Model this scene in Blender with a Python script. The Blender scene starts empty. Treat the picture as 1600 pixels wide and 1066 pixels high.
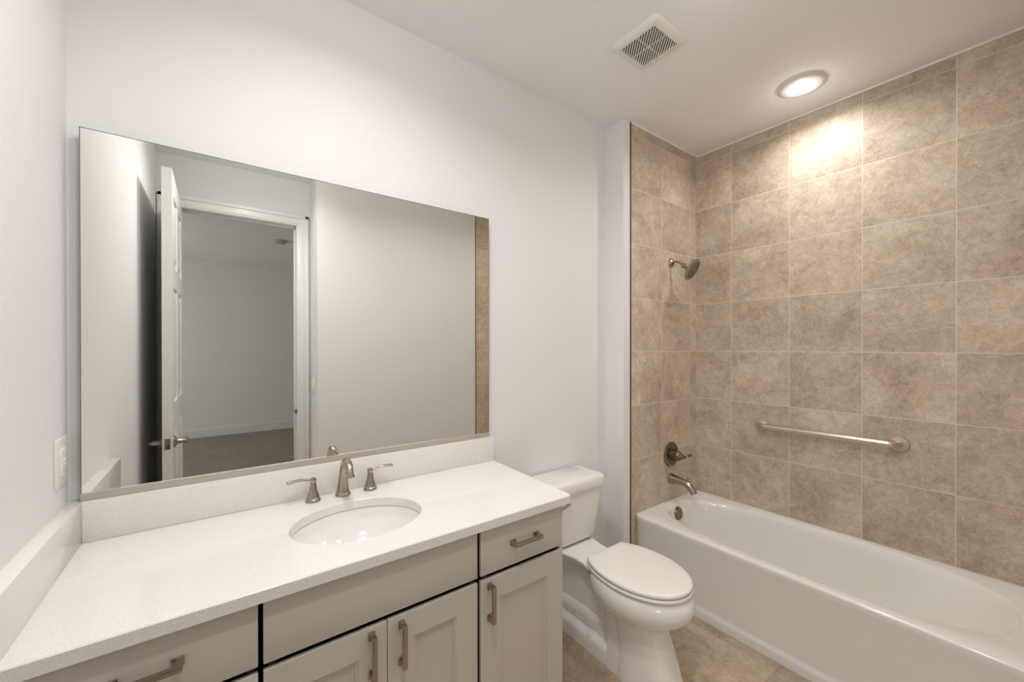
import bpy, bmesh, math, random
from math import pi, sin, cos, radians
from mathutils import Vector, Matrix

random.seed(7)
S = bpy.context.scene
COL = S.collection

# ------------------------------------------------------------------ key sizes
Z0 = 1.4362                       # camera height above the bathroom floor
XL, XR = -0.340, 2.7502           # left wall, tiled long wall
YM = 0.030                        # wall behind the mirror
XW, YP = 1.9425, -0.1002          # wing face, plumbing wall
XE = 2.0091                       # where the tile starts
YO, XT = -1.7401, 0.618           # wall opposite the mirror, return wall
YD = -2.057                       # doorway wall
HC = 1.3539 + Z0                  # ceiling
def Z(v): return v + Z0

# ------------------------------------------------------------------ camera
yaw, pitch, roll = 0.6353722, -0.0031511, -0.0008739
fw = Vector((cos(pitch) * sin(yaw), cos(pitch) * cos(yaw), sin(pitch)))
rt = Vector((cos(yaw), -sin(yaw), 0))
up = rt.cross(fw)
a = cos(roll) * rt + sin(roll) * up
b = -sin(roll) * rt + cos(roll) * up
cam_data = bpy.data.cameras.new('camera')
cam = bpy.data.objects.new('camera', cam_data)
COL.objects.link(cam)
M = Matrix((a, b, -fw)).transposed().to_4x4()
M.translation = Vector((0, -1.61357, Z0))
cam.matrix_world = M
cam_data.sensor_width = 36
cam_data.lens = 36 * 623.66 / 1600
cam_data.shift_y = (544.394 - 533) / 1600
cam_data.clip_start = 0.02
S.camera = cam

# ------------------------------------------------------------------ world, daylight, exposure
W = bpy.data.worlds.new('world'); S.world = W
W.use_nodes = True
W.node_tree.nodes['Background'].inputs[0].default_value = (0.8, 0.88, 1.0, 1)
W.node_tree.nodes['Background'].inputs[1].default_value = 1.0
S.view_settings.view_transform = 'Standard'
S.view_settings.look = 'None'
S.view_settings.exposure = 0.35
S.view_settings.gamma = 1.0
S.view_settings.use_curve_mapping = False

def area_light(name, loc, rot, sx, sy, power, color, shape='RECTANGLE', spread=pi):
    l = bpy.data.lights.new(name, 'AREA')
    l.shape = shape; l.size = sx; l.size_y = sy; l.energy = power; l.color = color; l.spread = spread
    o = bpy.data.objects.new(name, l); COL.objects.link(o)
    o.location = loc; o.rotation_euler = rot
    return o
# daylight coming in through the bedroom window
area_light('window_daylight', (-2.46, -4.6, 1.45), (0, radians(-90), 0), 1.5, 1.5, 27, (1.0, 0.97, 0.90))
VANITY_POWER, TUB_POWER, ENTRY_FILL_POWER, ROOM_FILL_POWER = 7.0, 4.9, 7.4, 2.8
LIGHT_COLOR = (1.0, 0.97, 0.935)

# ------------------------------------------------------------------ materials
def new_mat(name):
    m = bpy.data.materials.new(name); m.use_nodes = True
    n = m.node_tree.nodes; l = m.node_tree.links
    return m, n, l, n['Principled BSDF']
def lin(c):
    return tuple((v / 255 / 12.92) if v / 255 <= 0.04045 else ((v / 255 + 0.055) / 1.055) ** 2.4 for v in c) + (1,)

def plain(name, rgb, rough=0.5, metal=0.0, bump=0.0, bscale=200, coat=0.0, var=0.0, spec=0.5):
    m, n, l, p = new_mat(name)
    p.inputs['Base Color'].default_value = lin(rgb)
    p.inputs['Roughness'].default_value = rough
    p.inputs['Metallic'].default_value = metal
    p.inputs['Coat Weight'].default_value = coat
    p.inputs['Coat Roughness'].default_value = 0.05
    p.inputs['Specular IOR Level'].default_value = spec
    tc = n.new('ShaderNodeTexCoord')
    nz = n.new('ShaderNodeTexNoise'); nz.inputs['Scale'].default_value = bscale; nz.inputs['Detail'].default_value = 3
    l.new(tc.outputs['Object'], nz.inputs['Vector'])
    if bump > 0:
        bp = n.new('ShaderNodeBump'); bp.inputs['Strength'].default_value = bump; bp.inputs['Distance'].default_value = 0.002
        l.new(nz.outputs['Fac'], bp.inputs['Height']); l.new(bp.outputs['Normal'], p.inputs['Normal'])
    if var > 0:
        mr = n.new('ShaderNodeMapRange')
        mr.inputs['To Min'].default_value = max(0.0, rough - var); mr.inputs['To Max'].default_value = rough + var
        l.new(nz.outputs['Fac'], mr.inputs['Value']); l.new(mr.outputs['Result'], p.inputs['Roughness'])
    return m

def tile_mat(name, axes, off, bw, bh, c_lo, c_mid, c_hi, grout, mortar=0.0032, rough=0.42):
    """stone-look tile laid in a straight grid; axes = which object axes run along the rows / up"""
    m, n, l, p = new_mat(name)
    tc = n.new('ShaderNodeTexCoord')
    sp = n.new('ShaderNodeSeparateXYZ'); l.new(tc.outputs['Object'], sp.inputs[0])
    cb = n.new('ShaderNodeCombineXYZ')
    for i, ax in enumerate(axes):
        s = n.new('ShaderNodeMath'); s.operation = 'SUBTRACT'; s.inputs[1].default_value = off[i] - 40 * (bw, bh)[i]
        l.new(sp.outputs[ax], s.inputs[0]); l.new(s.outputs[0], cb.inputs[i])
    br = n.new('ShaderNodeTexBrick')
    br.offset = 0.0; br.squash = 1.0
    br.inputs['Scale'].default_value = 1.0
    br.inputs['Brick Width'].default_value = bw; br.inputs['Row Height'].default_value = bh
    br.inputs['Mortar Size'].default_value = mortar / 2; br.inputs['Mortar Smooth'].default_value = 0.15
    br.inputs['Color1'].default_value = (0, 0, 0, 1); br.inputs['Color2'].default_value = (1, 1, 1, 1)
    br.inputs['Mortar'].default_value = (0.5, 0.5, 0.5, 1)
    l.new(cb.outputs[0], br.inputs['Vector'])
    k = n.new('ShaderNodeMath'); k.operation = 'MULTIPLY'; k.inputs[1].default_value = 37.0
    l.new(br.outputs['Color'], k.inputs[0])
    def noise(scale, detail, rgh, dist=0.0):
        t = n.new('ShaderNodeTexNoise'); t.noise_dimensions = '4D'
        t.inputs['Scale'].default_value = scale; t.inputs['Detail'].default_value = detail
        t.inputs['Roughness'].default_value = rgh; t.inputs['Distortion'].default_value = dist
        l.new(tc.outputs['Object'], t.inputs['Vector']); l.new(k.outputs[0], t.inputs['W'])
        return t
    big = noise(4.0, 5, 0.6, 0.6)
    mid = noise(24.0, 10, 0.80, 0.9)
    fine = noise(150.0, 5, 0.85)
    vein = noise(48.0, 8, 0.72, 1.2)
    mx = n.new('ShaderNodeMix'); mx.data_type = 'FLOAT'; mx.inputs[0].default_value = 0.58
    l.new(big.outputs['Fac'], mx.inputs[2]); l.new(mid.outputs['Fac'], mx.inputs[3])
    mx2 = n.new('ShaderNodeMix'); mx2.data_type = 'FLOAT'; mx2.inputs[0].default_value = 0.30
    l.new(mx.outputs[0], mx2.inputs[2]); l.new(fine.outputs['Fac'], mx2.inputs[3])
    rp = n.new('ShaderNodeValToRGB'); e = rp.color_ramp.elements
    e[0].position = 0.405; e[0].color = lin(c_lo)
    e[1].position = 0.595; e[1].color = lin(c_hi)
    x = e.new(0.5); x.color = lin(c_mid)
    l.new(mx2.outputs[0], rp.inputs[0])
    # dark pits of the stone
    pr = n.new('ShaderNodeValToRGB'); pe = pr.color_ramp.elements
    pe[0].position = 0.29; pe[0].color = (0.50, 0.49, 0.47, 1)
    pe[1].position = 0.405; pe[1].color = (1, 1, 1, 1)
    l.new(vein.outputs['Fac'], pr.inputs[0])
    mul = n.new('ShaderNodeMix'); mul.data_type = 'RGBA'; mul.blend_type = 'MULTIPLY'; mul.inputs[0].default_value = 0.8
    l.new(rp.outputs[0], mul.inputs[6]); l.new(pr.outputs[0], mul.inputs[7])
    # rusty and greyish clouds
    hue = noise(6.5, 4, 0.6, 0.5)
    hr = n.new('ShaderNodeValToRGB'); he = hr.color_ramp.elements
    he[0].position = 0.38; he[0].color = (0.97, 1.0, 1.0, 1)
    he[1].position = 0.64; he[1].color = (1.0, 0.955, 0.895, 1)
    l.new(hue.outputs['Fac'], hr.inputs[0])
    hm = n.new('ShaderNodeMix'); hm.data_type = 'RGBA'; hm.blend_type = 'MULTIPLY'; hm.inputs[0].default_value = 0.65
    l.new(mul.outputs[2], hm.inputs[6]); l.new(hr.outputs[0], hm.inputs[7])
    # small tone shift from tile to tile
    tv = n.new('ShaderNodeMapRange'); tv.inputs['To Min'].default_value = 0.93; tv.inputs['To Max'].default_value = 1.06
    l.new(br.outputs['Color'], tv.inputs['Value'])
    vm = n.new('ShaderNodeVectorMath'); vm.operation = 'SCALE'
    l.new(hm.outputs[2], vm.inputs[0]); l.new(tv.outputs['Result'], vm.inputs['Scale'])
    gm = n.new('ShaderNodeMix'); gm.data_type = 'RGBA'; gm.inputs[7].default_value = lin(grout)
    l.new(br.outputs['Fac'], gm.inputs[0]); l.new(vm.outputs[0], gm.inputs[6])
    l.new(gm.outputs[2], p.inputs['Base Color'])
    p.inputs['Roughness'].default_value = rough
    bp = n.new('ShaderNodeBump'); bp.inputs['Strength'].default_value = 0.5; bp.inputs['Distance'].default_value = 0.002
    hh = n.new('ShaderNodeMath'); hh.operation = 'MULTIPLY_ADD'; hh.inputs[1].default_value = 0.25
    inv = n.new('ShaderNodeMath'); inv.operation = 'SUBTRACT'; inv.inputs[0].default_value = 1.0
    l.new(br.outputs['Fac'], inv.inputs[1]); l.new(mid.outputs['Fac'], hh.inputs[0]); l.new(inv.outputs[0], hh.inputs[2])
    l.new(hh.outputs[0], bp.inputs['Height']); l.new(bp.outputs['Normal'], p.inputs['Normal'])
    return m

def quartz(name, rgb, speck):
    m, n, l, p = new_mat(name)
    tc = n.new('ShaderNodeTexCoord')
    nz = n.new('ShaderNodeTexNoise'); nz.inputs['Scale'].default_value = 650; nz.inputs['Detail'].default_value = 2
    l.new(tc.outputs['Object'], nz.inputs['Vector'])
    rp = n.new('ShaderNodeValToRGB'); e = rp.color_ramp.elements
    e[0].position = 0.30; e[0].color = lin(speck); e[1].position = 0.46; e[1].color = lin(rgb)
    l.new(nz.outputs['Fac'], rp.inputs[0]); l.new(rp.outputs[0], p.inputs['Base Color'])
    p.inputs['Roughness'].default_value = 0.16
    return m

WHITE_WALL = plain('white wall paint', (240, 239, 239), 0.65, bump=0.25, bscale=170)
CEIL = plain('white textured ceiling paint', (250, 250, 250), 0.8, bump=0.4, bscale=60)
TRIM = plain('white trim enamel', (238, 238, 236), 0.32, var=0.03, bscale=40)
T_LO, T_MID, T_HI, T_GR = (164, 146, 128), (203, 186, 167), (231, 216, 200), (234, 222, 208)
TILE_E = tile_mat('beige stone tile, long wall', ('Y', 'Z'), (YP - 0.24136, Z(-0.02948)), 0.335, 0.3299, T_LO, T_MID, T_HI, T_GR)
TILE_N = tile_mat('beige stone tile, plumbing wall', ('X', 'Z'), (2.3277, Z(-0.02948)), 0.335, 0.3299, T_LO, T_MID, T_HI, T_GR)
TILE_F = tile_mat('beige stone floor tile', ('X', 'Y'), (1.98, -0.545), 0.67, 0.335, (148, 130, 110), (184, 165, 143), (210, 193, 171), (196, 181, 161), rough=0.36)
TILE_B = tile_mat('grey plank floor tile', ('X', 'Y'), (0.43, -4.25), 0.6, 1.2, (120, 111, 102), (138, 129, 119), (152, 143, 133), (160, 152, 142), rough=0.4)
QUARTZ = quartz('white speckled quartz', (240, 238, 234), (214, 211, 205))
CAB = plain('grey cabinet paint', (206, 200, 191), 0.38, bump=0.03, bscale=60, var=0.04)
CARCASS_SHADE = plain('cabinet interior', (62, 58, 54), 0.7, bump=0.05)  # carcass colour darkened to paint shade into the gaps between the fronts
PORC = plain('white glazed porcelain', (240, 238, 235), 0.10, coat=0.4, var=0.02, bscale=3)
SEATP = plain('white toilet seat plastic', (240, 237, 232), 0.22, var=0.02, bscale=5)
ACRYL = plain('white tub enamel', (240, 238, 234), 0.14, coat=0.3, var=0.02, bscale=4)
NICKEL = plain('brushed nickel', (172, 163, 153), 0.25, metal=1.0, var=0.015, bscale=12)
DNICKEL = plain('dark polished nickel', (132, 121, 110), 0.20, metal=1.0, var=0.015, bscale=12)
STEEL = plain('satin steel', (214, 204, 190), 0.33, metal=1.0, var=0.015, bscale=12)
ALU = plain('aluminium channel', (190, 182, 172), 0.5, metal=0.35, var=0.05, bscale=150)
BRONZE = plain('dark bronze tile edge', (70, 54, 42), 0.45, metal=0.6, var=0.05)
CAULK = plain('white caulk', (250, 247, 242), 0.5, bump=0.1)
PLAST = plain('white switch plastic', (238, 237, 232), 0.3, var=0.02, bscale=20)
DARK = plain('dark void', (38, 37, 36), 0.8, bump=0.05)
GREYP = plain('grey detector plastic', (190, 188, 184), 0.5, bump=0.05)
def mirror_mat():
    m, n, l, p = new_mat('silvered mirror')
    p.inputs['Base Color'].default_value = (0.83, 0.835, 0.81, 1); p.inputs['Metallic'].default_value = 1.0
    p.inputs['Roughness'].default_value = 0.0
    return m
MIRROR = mirror_mat()
MEDGE = plain('dark glass edge', (96, 104, 100), 0.2, var=0.02)
MBACK = plain('mirror backing', (120, 122, 122), 0.6, bump=0.05)
def emit_mat(name, rgb, strength):
    m, n, l, p = new_mat(name)
    p.inputs['Base Color'].default_value = (0.9, 0.9, 0.88, 1)
    p.inputs['Emission Color'].default_value = rgb + (1,)
    p.inputs['Emission Strength'].default_value = strength
    return m
LENS = emit_mat('lit lamp lens', (1.0, 0.95, 0.86), 2.5)
GLASS_SKY = plain('bedroom window glass', (215, 228, 240), 0.05, spec=0.5)

# ------------------------------------------------------------------ helpers
def wloc(o):
    v = Vector((0, 0, 0))
    while o is not None:
        v += o.location; o = o.parent
    return v
def obj(name, bm, mat, parent=None, smooth=True, angle=38, origin=None):
    base = wloc(parent) if parent is not None else (Vector(origin) if origin else Vector((0, 0, 0)))
    bmesh.ops.recalc_face_normals(bm, faces=bm.faces[:])
    if base.length > 0: bmesh.ops.translate(bm, verts=bm.verts[:], vec=-base)
    me = bpy.data.meshes.new(name); bm.to_mesh(me); bm.free()
    o = bpy.data.objects.new(name, me); COL.objects.link(o)
    me.materials.append(mat)
    if smooth:
        for p in me.polygons: p.use_smooth = True
        bm2 = bmesh.new(); bm2.from_mesh(me)
        for e in bm2.edges:
            if len(e.link_faces) == 2 and e.calc_face_angle(0) > radians(angle): e.smooth = False
        bm2.to_mesh(me); bm2.free()
    if parent is not None: o.parent = parent
    elif origin: o.location = origin
    return o
def thing(name, label, cat, loc, group=None):
    o = bpy.data.objects.new(name, None); COL.objects.link(o)
    o.location = loc; o.empty_display_size = 0.05
    o['label'] = label; o['category'] = cat
    if group: o['group'] = group
    return o
def tag(o, label, cat, group=None):
    o['label'] = label; o['category'] = cat
    if group: o['group'] = group
    return o
def struct(o, label=None):
    o['kind'] = 'structure'
    if label: o['label'] = label
    return o
def copy_tree(o, parent=None):
    c = o.copy(); COL.objects.link(c)
    if parent is not None: c.parent = parent
    for ch in list(o.children): copy_tree(ch, c)
    return c

def box(bm, x0, x1, y0, y1, z0, z1, bev=0.0, seg=2):
    t = bmesh.new()
    bmesh.ops.create_cube(t, size=1.0)
    bmesh.ops.scale(t, verts=t.verts[:], vec=(x1 - x0, y1 - y0, z1 - z0))
    bmesh.ops.translate(t, verts=t.verts[:], vec=((x0 + x1) / 2, (y0 + y1) / 2, (z0 + z1) / 2))
    if bev > 0: bmesh.ops.bevel(t, geom=t.edges[:], offset=bev, segments=seg, affect='EDGES', profile=0.5)
    merge(bm, t); return bm
def merge(bm, t):
    me = bpy.data.meshes.new('tmp'); t.to_mesh(me); t.free()
    bm.from_mesh(me); bpy.data.meshes.remove(me)
def B(*args, **kw): return box(bmesh.new(), *args, **kw)
def loft(bm, rings, cap0=True, cap1=True, closed=True):
    vs = [[bm.verts.new(p) for p in r] for r in rings]
    n = len(rings[0])
    for r0, r1 in zip(vs, vs[1:]):
        for i in range(n if closed else n - 1):
            j = (i + 1) % n
            bm.faces.new((r0[i], r0[j], r1[j], r1[i]))
    if cap0: bm.faces.new(vs[0][::-1])
    if cap1: bm.faces.new(vs[-1])
    return bm
def frame(d):
    d = Vector(d).normalized()
    h = Vector((0, 0, 1)) if abs(d.z) < 0.95 else Vector((1, 0, 0))
    u = d.cross(h).normalized(); return u, d.cross(u).normalized()
def tube(bm, pts, rad, n=16, cap=True, sx=1.0, sy=1.0):
    """round (or oval, sx/sy) tube along pts with a radius per point"""
    pts = [Vector(p) for p in pts]
    if not hasattr(rad, '__len__'): rad = [rad] * len(pts)
    rings = []; u = None
    for i, p in enumerate(pts):
        d = (pts[min(i + 1, len(pts) - 1)] - pts[max(i - 1, 0)]).normalized()
        if u is None: u, v = frame(d)
        else:
            u = (u - d * u.dot(d)).normalized(); v = d.cross(u).normalized()
        rings.append([p + rad[i] * (sx * cos(2 * pi * k / n) * u + sy * sin(2 * pi * k / n) * v) for k in range(n)])
    return loft(bm, rings, cap, cap)
def lathe(bm, prof, org, axis=(0, 0, 1), n=40):
    """prof: list of (radius, height) along the axis"""
    d = Vector(axis).normalized(); u, v = frame(d); o = Vector(org)
    rings = [[o + d * h + max(r, 1e-5) * (cos(2 * pi * k / n) * u + sin(2 * pi * k / n) * v) for k in range(n)] for r, h in prof]
    return loft(bm, rings, True, True)
def smooth_path(pts, m=6):
    """Catmull-Rom through the points"""
    P = [Vector(p) for p in pts]; P = [2 * P[0] - P[1]] + P + [2 * P[-1] - P[-2]]
    out = []
    for i in range(1, len(P) - 2):
        for k in range(m):
            t = k / m
            out.append(0.5 * ((2 * P[i]) + (-P[i-1] + P[i+1]) * t + (2*P[i-1] - 5*P[i] + 4*P[i+1] - P[i+2]) * t*t + (-P[i-1] + 3*P[i] - 3*P[i+1] + P[i+2]) * t**3))
    out.append(P[-2]); return out
def interp(vals, m=6):
    out = []
    for a_, b_ in zip(vals, vals[1:]): out += [a_ + (b_ - a_) * k / m for k in range(m)]
    return out + [vals[-1]]

# ------------------------------------------------------------------ room shell
TH = 0.11
struct(obj('floor', B(XL - TH, XR + TH, YD - TH / 2, YM + TH, -0.08, 0.0), TILE_F, smooth=False), 'beige stone tiled bathroom floor')
struct(obj('ceiling', B(XL - TH, XR + TH, YD - TH, YM + TH, HC, HC + 0.08), CEIL, smooth=False), 'white textured bathroom ceiling')
struct(obj('wall_left', B(XL - TH, XL, YD - TH, YM + TH, 0, HC), WHITE_WALL, smooth=False), 'white wall left of the vanity')
struct(obj('wall_back', B(XL, 2.0, YM, YM + TH, 0, HC), WHITE_WALL, smooth=False), 'white wall behind the mirror and toilet')
struct(obj('wall_wing', B(XW, XE - 0.006, YP + 0.003, YM, 0, HC), WHITE_WALL, smooth=False), 'white wing wall end beside the tub alcove')
struct(obj('wall_plumbing', B(XE, XR, YP, YM + TH, 0, HC), TILE_N, smooth=False), 'beige tiled wall with the shower head')
struct(obj('wall_right', B(XR, XR + TH, YO - TH, YM + TH, 0, HC), TILE_E, smooth=False), 'long beige tiled wall with the grab bar')
struct(obj('wall_alcove_end', B(2.036, XR, YO - TH, YO, 0, HC), TILE_N, smooth=False), 'beige tiled wall at the far end of the tub')
struct(obj('wall_opposite', B(XT, 2.03, YO - TH, YO - 0.003, 0, HC), WHITE_WALL, smooth=False), 'white wall facing the mirror')
struct(obj('wall_return', B(XT, XT + TH, YD, YO - TH, 0, HC), WHITE_WALL, smooth=False), 'narrow white wall beside the doorway')
JL, JR, JT = -0.250, 0.519, Z(0.988)       # clear doorway
bm = bmesh.new()
box(bm, XL, JL - 0.022, YD - TH, YD, 0, HC)
box(bm, JR + 0.022, XT + TH, YD - TH, YD, 0, HC)
box(bm, JL - 0.022, JR + 0.022, YD - TH, YD, JT + 0.022, HC)
struct(obj('wall_doorway', bm, WHITE_WALL, smooth=False), 'white wall around the doorway')
# caulk lines and tile edge trims
struct(obj('trim_1', B(XR - 0.008, XR, YO, YP, HC - 0.009, HC), CAULK, smooth=False), 'white caulk line on top of the long tiled wall')
struct(obj('trim_2', B(XE, XR - 0.008, YP - 0.008, YP, HC - 0.009, HC), CAULK, smooth=False), 'white caulk line on top of the shower wall')
struct(obj('trim_3', B(XE - 0.006, XE, YP - 0.0015, YP + 0.03, 0, HC), BRONZE, smooth=False), 'dark metal tile edge at the shower wall')
struct(obj('trim_4', B(2.03, 2.036, YO - 0.03, YO + 0.0015, 0, HC), BRONZE, smooth=False), 'dark metal tile edge at the far end of the tub')
# baseboards
def baseboard(name, x0, x1, y0, y1, axis, sgn, z0=0.0, h=0.135):
    bm = bmesh.new()
    box(bm, x0, x1, y0, y1, z0, z0 + h - 0.02, 0.001)
    if axis == 'y':   # runs along x, thickness in y
        ya, yb = (y0, y1)
        t = 0.006
        box(bm, x0, x1, ya + (t if sgn < 0 else 0), yb - (t if sgn > 0 else 0), z0 + h - 0.0205, z0 + h, 0.002)
    else:
        t = 0.006
        box(bm, x0 + (t if sgn < 0 else 0), x1 - (t if sgn > 0 else 0), y0, y1, z0 + h - 0.0205, z0 + h, 0.002)
    return struct(obj(name, bm, TRIM, smooth=False))
baseboard('baseboard_back', 1.045, XW - 0.014, YM - 0.014, YM, 'y', -1)
baseboard('baseboard_wing', XW - 0.014, XW, YP + 0.003, YM, 'x', -1)
baseboard('baseboard_opposite', XT, 2.03, YO - 0.003, YO + 0.011, 'y', 1)

# ------------------------------------------------------------------ door frame and door
def casing_bm():
    bm = bmesh.new(); w = 0.088
    for x0, x1, s in ((JL - w + 0.004, JL - 0.004, -1), (JR + 0.004, JR + w, 1)):
        box(bm, x0, x1, YD, YD + 0.012, 0, JT + w, 0.001)
        xa, xb = (x0, x0 + 0.026) if s < 0 else (x1 - 0.026, x1)
        box(bm, xa, xb, YD, YD + 0.020, 0, JT + w, 0.003)
        xa, xb = (x1 - 0.046, x1 - 0.016) if s < 0 else (x0 + 0.016, x0 + 0.046)
        box(bm, xa, xb, YD, YD + 0.0155, 0, JT + 0.016, 0.002)
    box(bm, JL - 0.004, JR + 0.004, YD, YD + 0.012, JT + 0.004, JT + w, 0.001)
    box(bm, JL - w + 0.004, JR + w, YD, YD + 0.020, JT + w - 0.026, JT + w, 0.003)
    box(bm, JL - 0.03, JR + 0.03, YD, YD + 0.0155, JT + 0.016, JT + 0.046, 0.002)
    return bm
fr = bpy.data.objects.new('trim_5', None); COL.objects.link(fr); fr.location = ((JL + JR) / 2, YD, 0)
struct(fr, 'white moulded frame of the doorway, seen in the mirror')
obj('casing', casing_bm(), TRIM, fr, angle=25)
bm = bmesh.new()
box(bm, JL - 0.02, JL, YD - TH, YD, 0, JT + 0.02); box(bm, JR, JR + 0.02, YD - TH, YD, 0, JT + 0.02)
box(bm, JL, JR, YD - TH, YD, JT, JT + 0.02)
box(bm, JL, JL + 0.011, YD - 0.085, YD - 0.05, 0, JT, 0.002); box(bm, JR - 0.011, JR, YD - 0.085, YD - 0.05, 0, JT, 0.002)
box(bm, JL, JR, YD - 0.085, YD - 0.05, JT - 0.011, JT, 0.002)
obj('jamb', bm, TRIM, fr, angle=25)
sb = bmesh.new(); box(sb, JR - 0.002, JR + 0.002, YD - 0.045, YD - 0.012, Z(-0.555), Z(-0.495), 0.0009)
tube(sb, [(JR - 0.003, YD - 0.014, Z(-0.525)), (JR - 0.003, YD + 0.002, Z(-0.525))], 0.016, 12)
obj('strike_plate', sb, NICKEL, fr)

DX0, DX1, DY0, DY1 = -0.2445, -0.2005, YD + 0.008, -1.262
DT = Z(0.985)
dr = bpy.data.objects.new('door_1', None); COL.objects.link(dr); dr.location = (JL + 0.02, DY0, 0)
struct(dr, 'white panelled door standing open, seen edge-on in the mirror')
def door_leaf():
    bm = bmesh.new(); dep = 0.008
    box(bm, DX0 + dep, DX1 - dep, DY0, DY1, 0.012, DT)
    st, rl = 0.115, 0.12
    ym = (DY0 + DY1) / 2
    zs = [0.012, 0.24, 0.98, 1.12, 1.86, 1.98, DT - 0.12, DT]
    rails = [(0.012, 0.24), (0.98, 1.12), (1.78, 1.90), (DT - 0.12, DT)]
    for xa, xb in ((DX0, DX0 + dep + 0.001), (DX1 - dep - 0.001, DX1)):
        for ya, yb in ((DY0, DY0 + st), (ym - 0.05, ym + 0.05), (DY1 - st, DY1)):
            box(bm, xa, xb, ya, yb, 0.012, DT)
        for za, zb in rails:
            for ya, yb in ((DY0 + st, ym - 0.05), (ym + 0.05, DY1 - st)): box(bm, xa, xb, ya, yb, za, zb)
        for (a0, za), (zb, b1) in zip(rails, rails[1:]):
            for ya, yb in ((DY0 + st, ym - 0.05), (ym + 0.05, DY1 - st)):
                m = 0.035; out = xb if xa > (DX0 + DX1) / 2 else xa; inn = xa if out == xb else xb
                o2 = out + (-0.001 if out == xb else 0.001)
                r = lambda x, g: [(x, ya + g, za + g), (x, yb - g, za + g), (x, yb - g, zb - g), (x, ya + g, zb - g)]
                loft(bm, [r(inn, 0.0), r(inn, 0.014), r(o2, m + 0.018)], False, True)
    return bm
obj('door_panel', door_leaf(), TRIM, dr, smooth=False)
HZ, HY = Z(-0.531), DY1 - 0.062
for sgn, xf in ((1, DX1), (-1, DX0)):
    bm = bmesh.new()
    lathe(bm, [(0.033, 0), (0.033, 0.004), (0.028, 0.010), (0.017, 0.014), (0.0145, 0.020), (0.0125, 0.036), (0.0115, 0.05)], (xf, HY, HZ), (sgn, 0, 0), 28)
    xo = xf + sgn * 0.052
    tube(bm, smooth_path([(xf + sgn * 0.044, HY + 0.004, HZ), (xo, HY - 0.004, HZ), (xo + sgn * 0.004, HY - 0.03, HZ + 0.002), (xo + sgn * 0.002, HY - 0.075, HZ), (xo - sgn * 0.003, HY - 0.112, HZ - 0.003)], 5),
         interp([0.0115, 0.012, 0.010, 0.0085, 0.0095], 5), 14)
    obj('lever_handle', bm, NICKEL, dr)
bm = B(DX0 + 0.010, DX1 - 0.010, DY1 - 0.001, DY1 + 0.0025, HZ - 0.029, HZ + 0.029, bev=0.001)
lathe(bm, [(0.010, 0), (0.010, 0.008), (0.006, 0.011)], (DX0 + 0.022, DY1 + 0.002, HZ), (0, 1, 0), 16)
obj('latch_plate', bm, DNICKEL, dr)
for hz in (0.22, 1.2, DT - 0.2):
    bm = bmesh.new(); tube(bm, [(DX0 - 0.003, YD + 0.004, hz - 0.045), (DX0 - 0.003, YD + 0.004, hz + 0.045)], 0.0055, 12)
    obj('hinge', bm, NICKEL, dr)

# ------------------------------------------------------------------ bedroom beyond the doorway
YB, ZB = -6.44, Z(1.388)
struct(obj('floor_bedroom', B(-2.5, 2.6, YB, YD - TH / 2, -0.08, -0.0005), TILE_B, smooth=False), 'grey-brown tiled bedroom floor seen in the mirror')
struct(obj('ceiling_bedroom', B(-2.5, 2.6, YB, YD - TH, ZB, ZB + 0.08), CEIL, smooth=False), 'bedroom ceiling seen in the mirror')
struct(obj('wall_bedroom_far', B(-2.6, 2.7, YB - TH, YB, -0.08, ZB + 0.08), WHITE_WALL, smooth=False), 'bedroom wall seen through the doorway in the mirror')
struct(obj('wall_bedroom_right', B(2.6, 2.7, YB, YD - TH, -0.08, ZB + 0.08), WHITE_WALL, smooth=False))
bm = bmesh.new(); box(bm, -2.6, XL, YD - TH - 0.1, YD - TH, -0.08, ZB + 0.08); box(bm, XT + 0.05, 2.7, YD - TH - 0.1, YD - TH, -0.08, ZB + 0.08)
struct(obj('wall_bedroom_near', bm, WHITE_WALL, smooth=False))
bm = bmesh.new()
wy0, wy1, wz0, wz1 = -5.4, -3.8, 0.65, 2.25
box(bm, -2.6, -2.5, YB, wy0, -0.08, ZB + 0.08); box(bm, -2.6, -2.5, wy1, YD - TH - 0.1, -0.08, ZB + 0.08)
box(bm, -2.6, -2.5, wy0, wy1, -0.08, wz0); box(bm, -2.6, -2.5, wy0, wy1, wz1, ZB + 0.08)
struct(obj('wall_bedroom_left', bm, WHITE_WALL, smooth=False))
wn = bpy.data.objects.new('window_1', None); COL.objects.link(wn); wn.location = (-2.55, -4.6, wz0); struct(wn)
bm = bmesh.new()
for y0, y1, z0, z1 in ((wy0, wy0 + 0.06, wz0, wz1), (wy1 - 0.06, wy1, wz0, wz1), (wy0, wy1, wz0, wz0 + 0.06), (wy0, wy1, wz1 - 0.06, wz1), (wy0, wy1, 1.42, 1.47)):
    box(bm, -2.575, -2.525, y0, y1, z0, z1)
obj('window_frame', bm, TRIM, wn, smooth=False)
obj('pane', B(-2.552, -2.548, wy0 + 0.05, wy1 - 0.05, wz0 + 0.05, wz1 - 0.05), GLASS_SKY, wn, smooth=False)
baseboard('baseboard_bedroom', -2.5, 2.6, YB, YB + 0.016, 'y', 1)
bm = bmesh.new(); lathe(bm, [(0.075, 0), (0.075, -0.02), (0.06, -0.035), (0.02, -0.038)], (0.66, -4.36, ZB), (0, 0, 1), 28)
tag(obj('smoke_detector', bm, GREYP, origin=(0.66, -4.36, ZB)), 'small round smoke detector on the bedroom ceiling, seen in the mirror', 'smoke detector')

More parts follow.
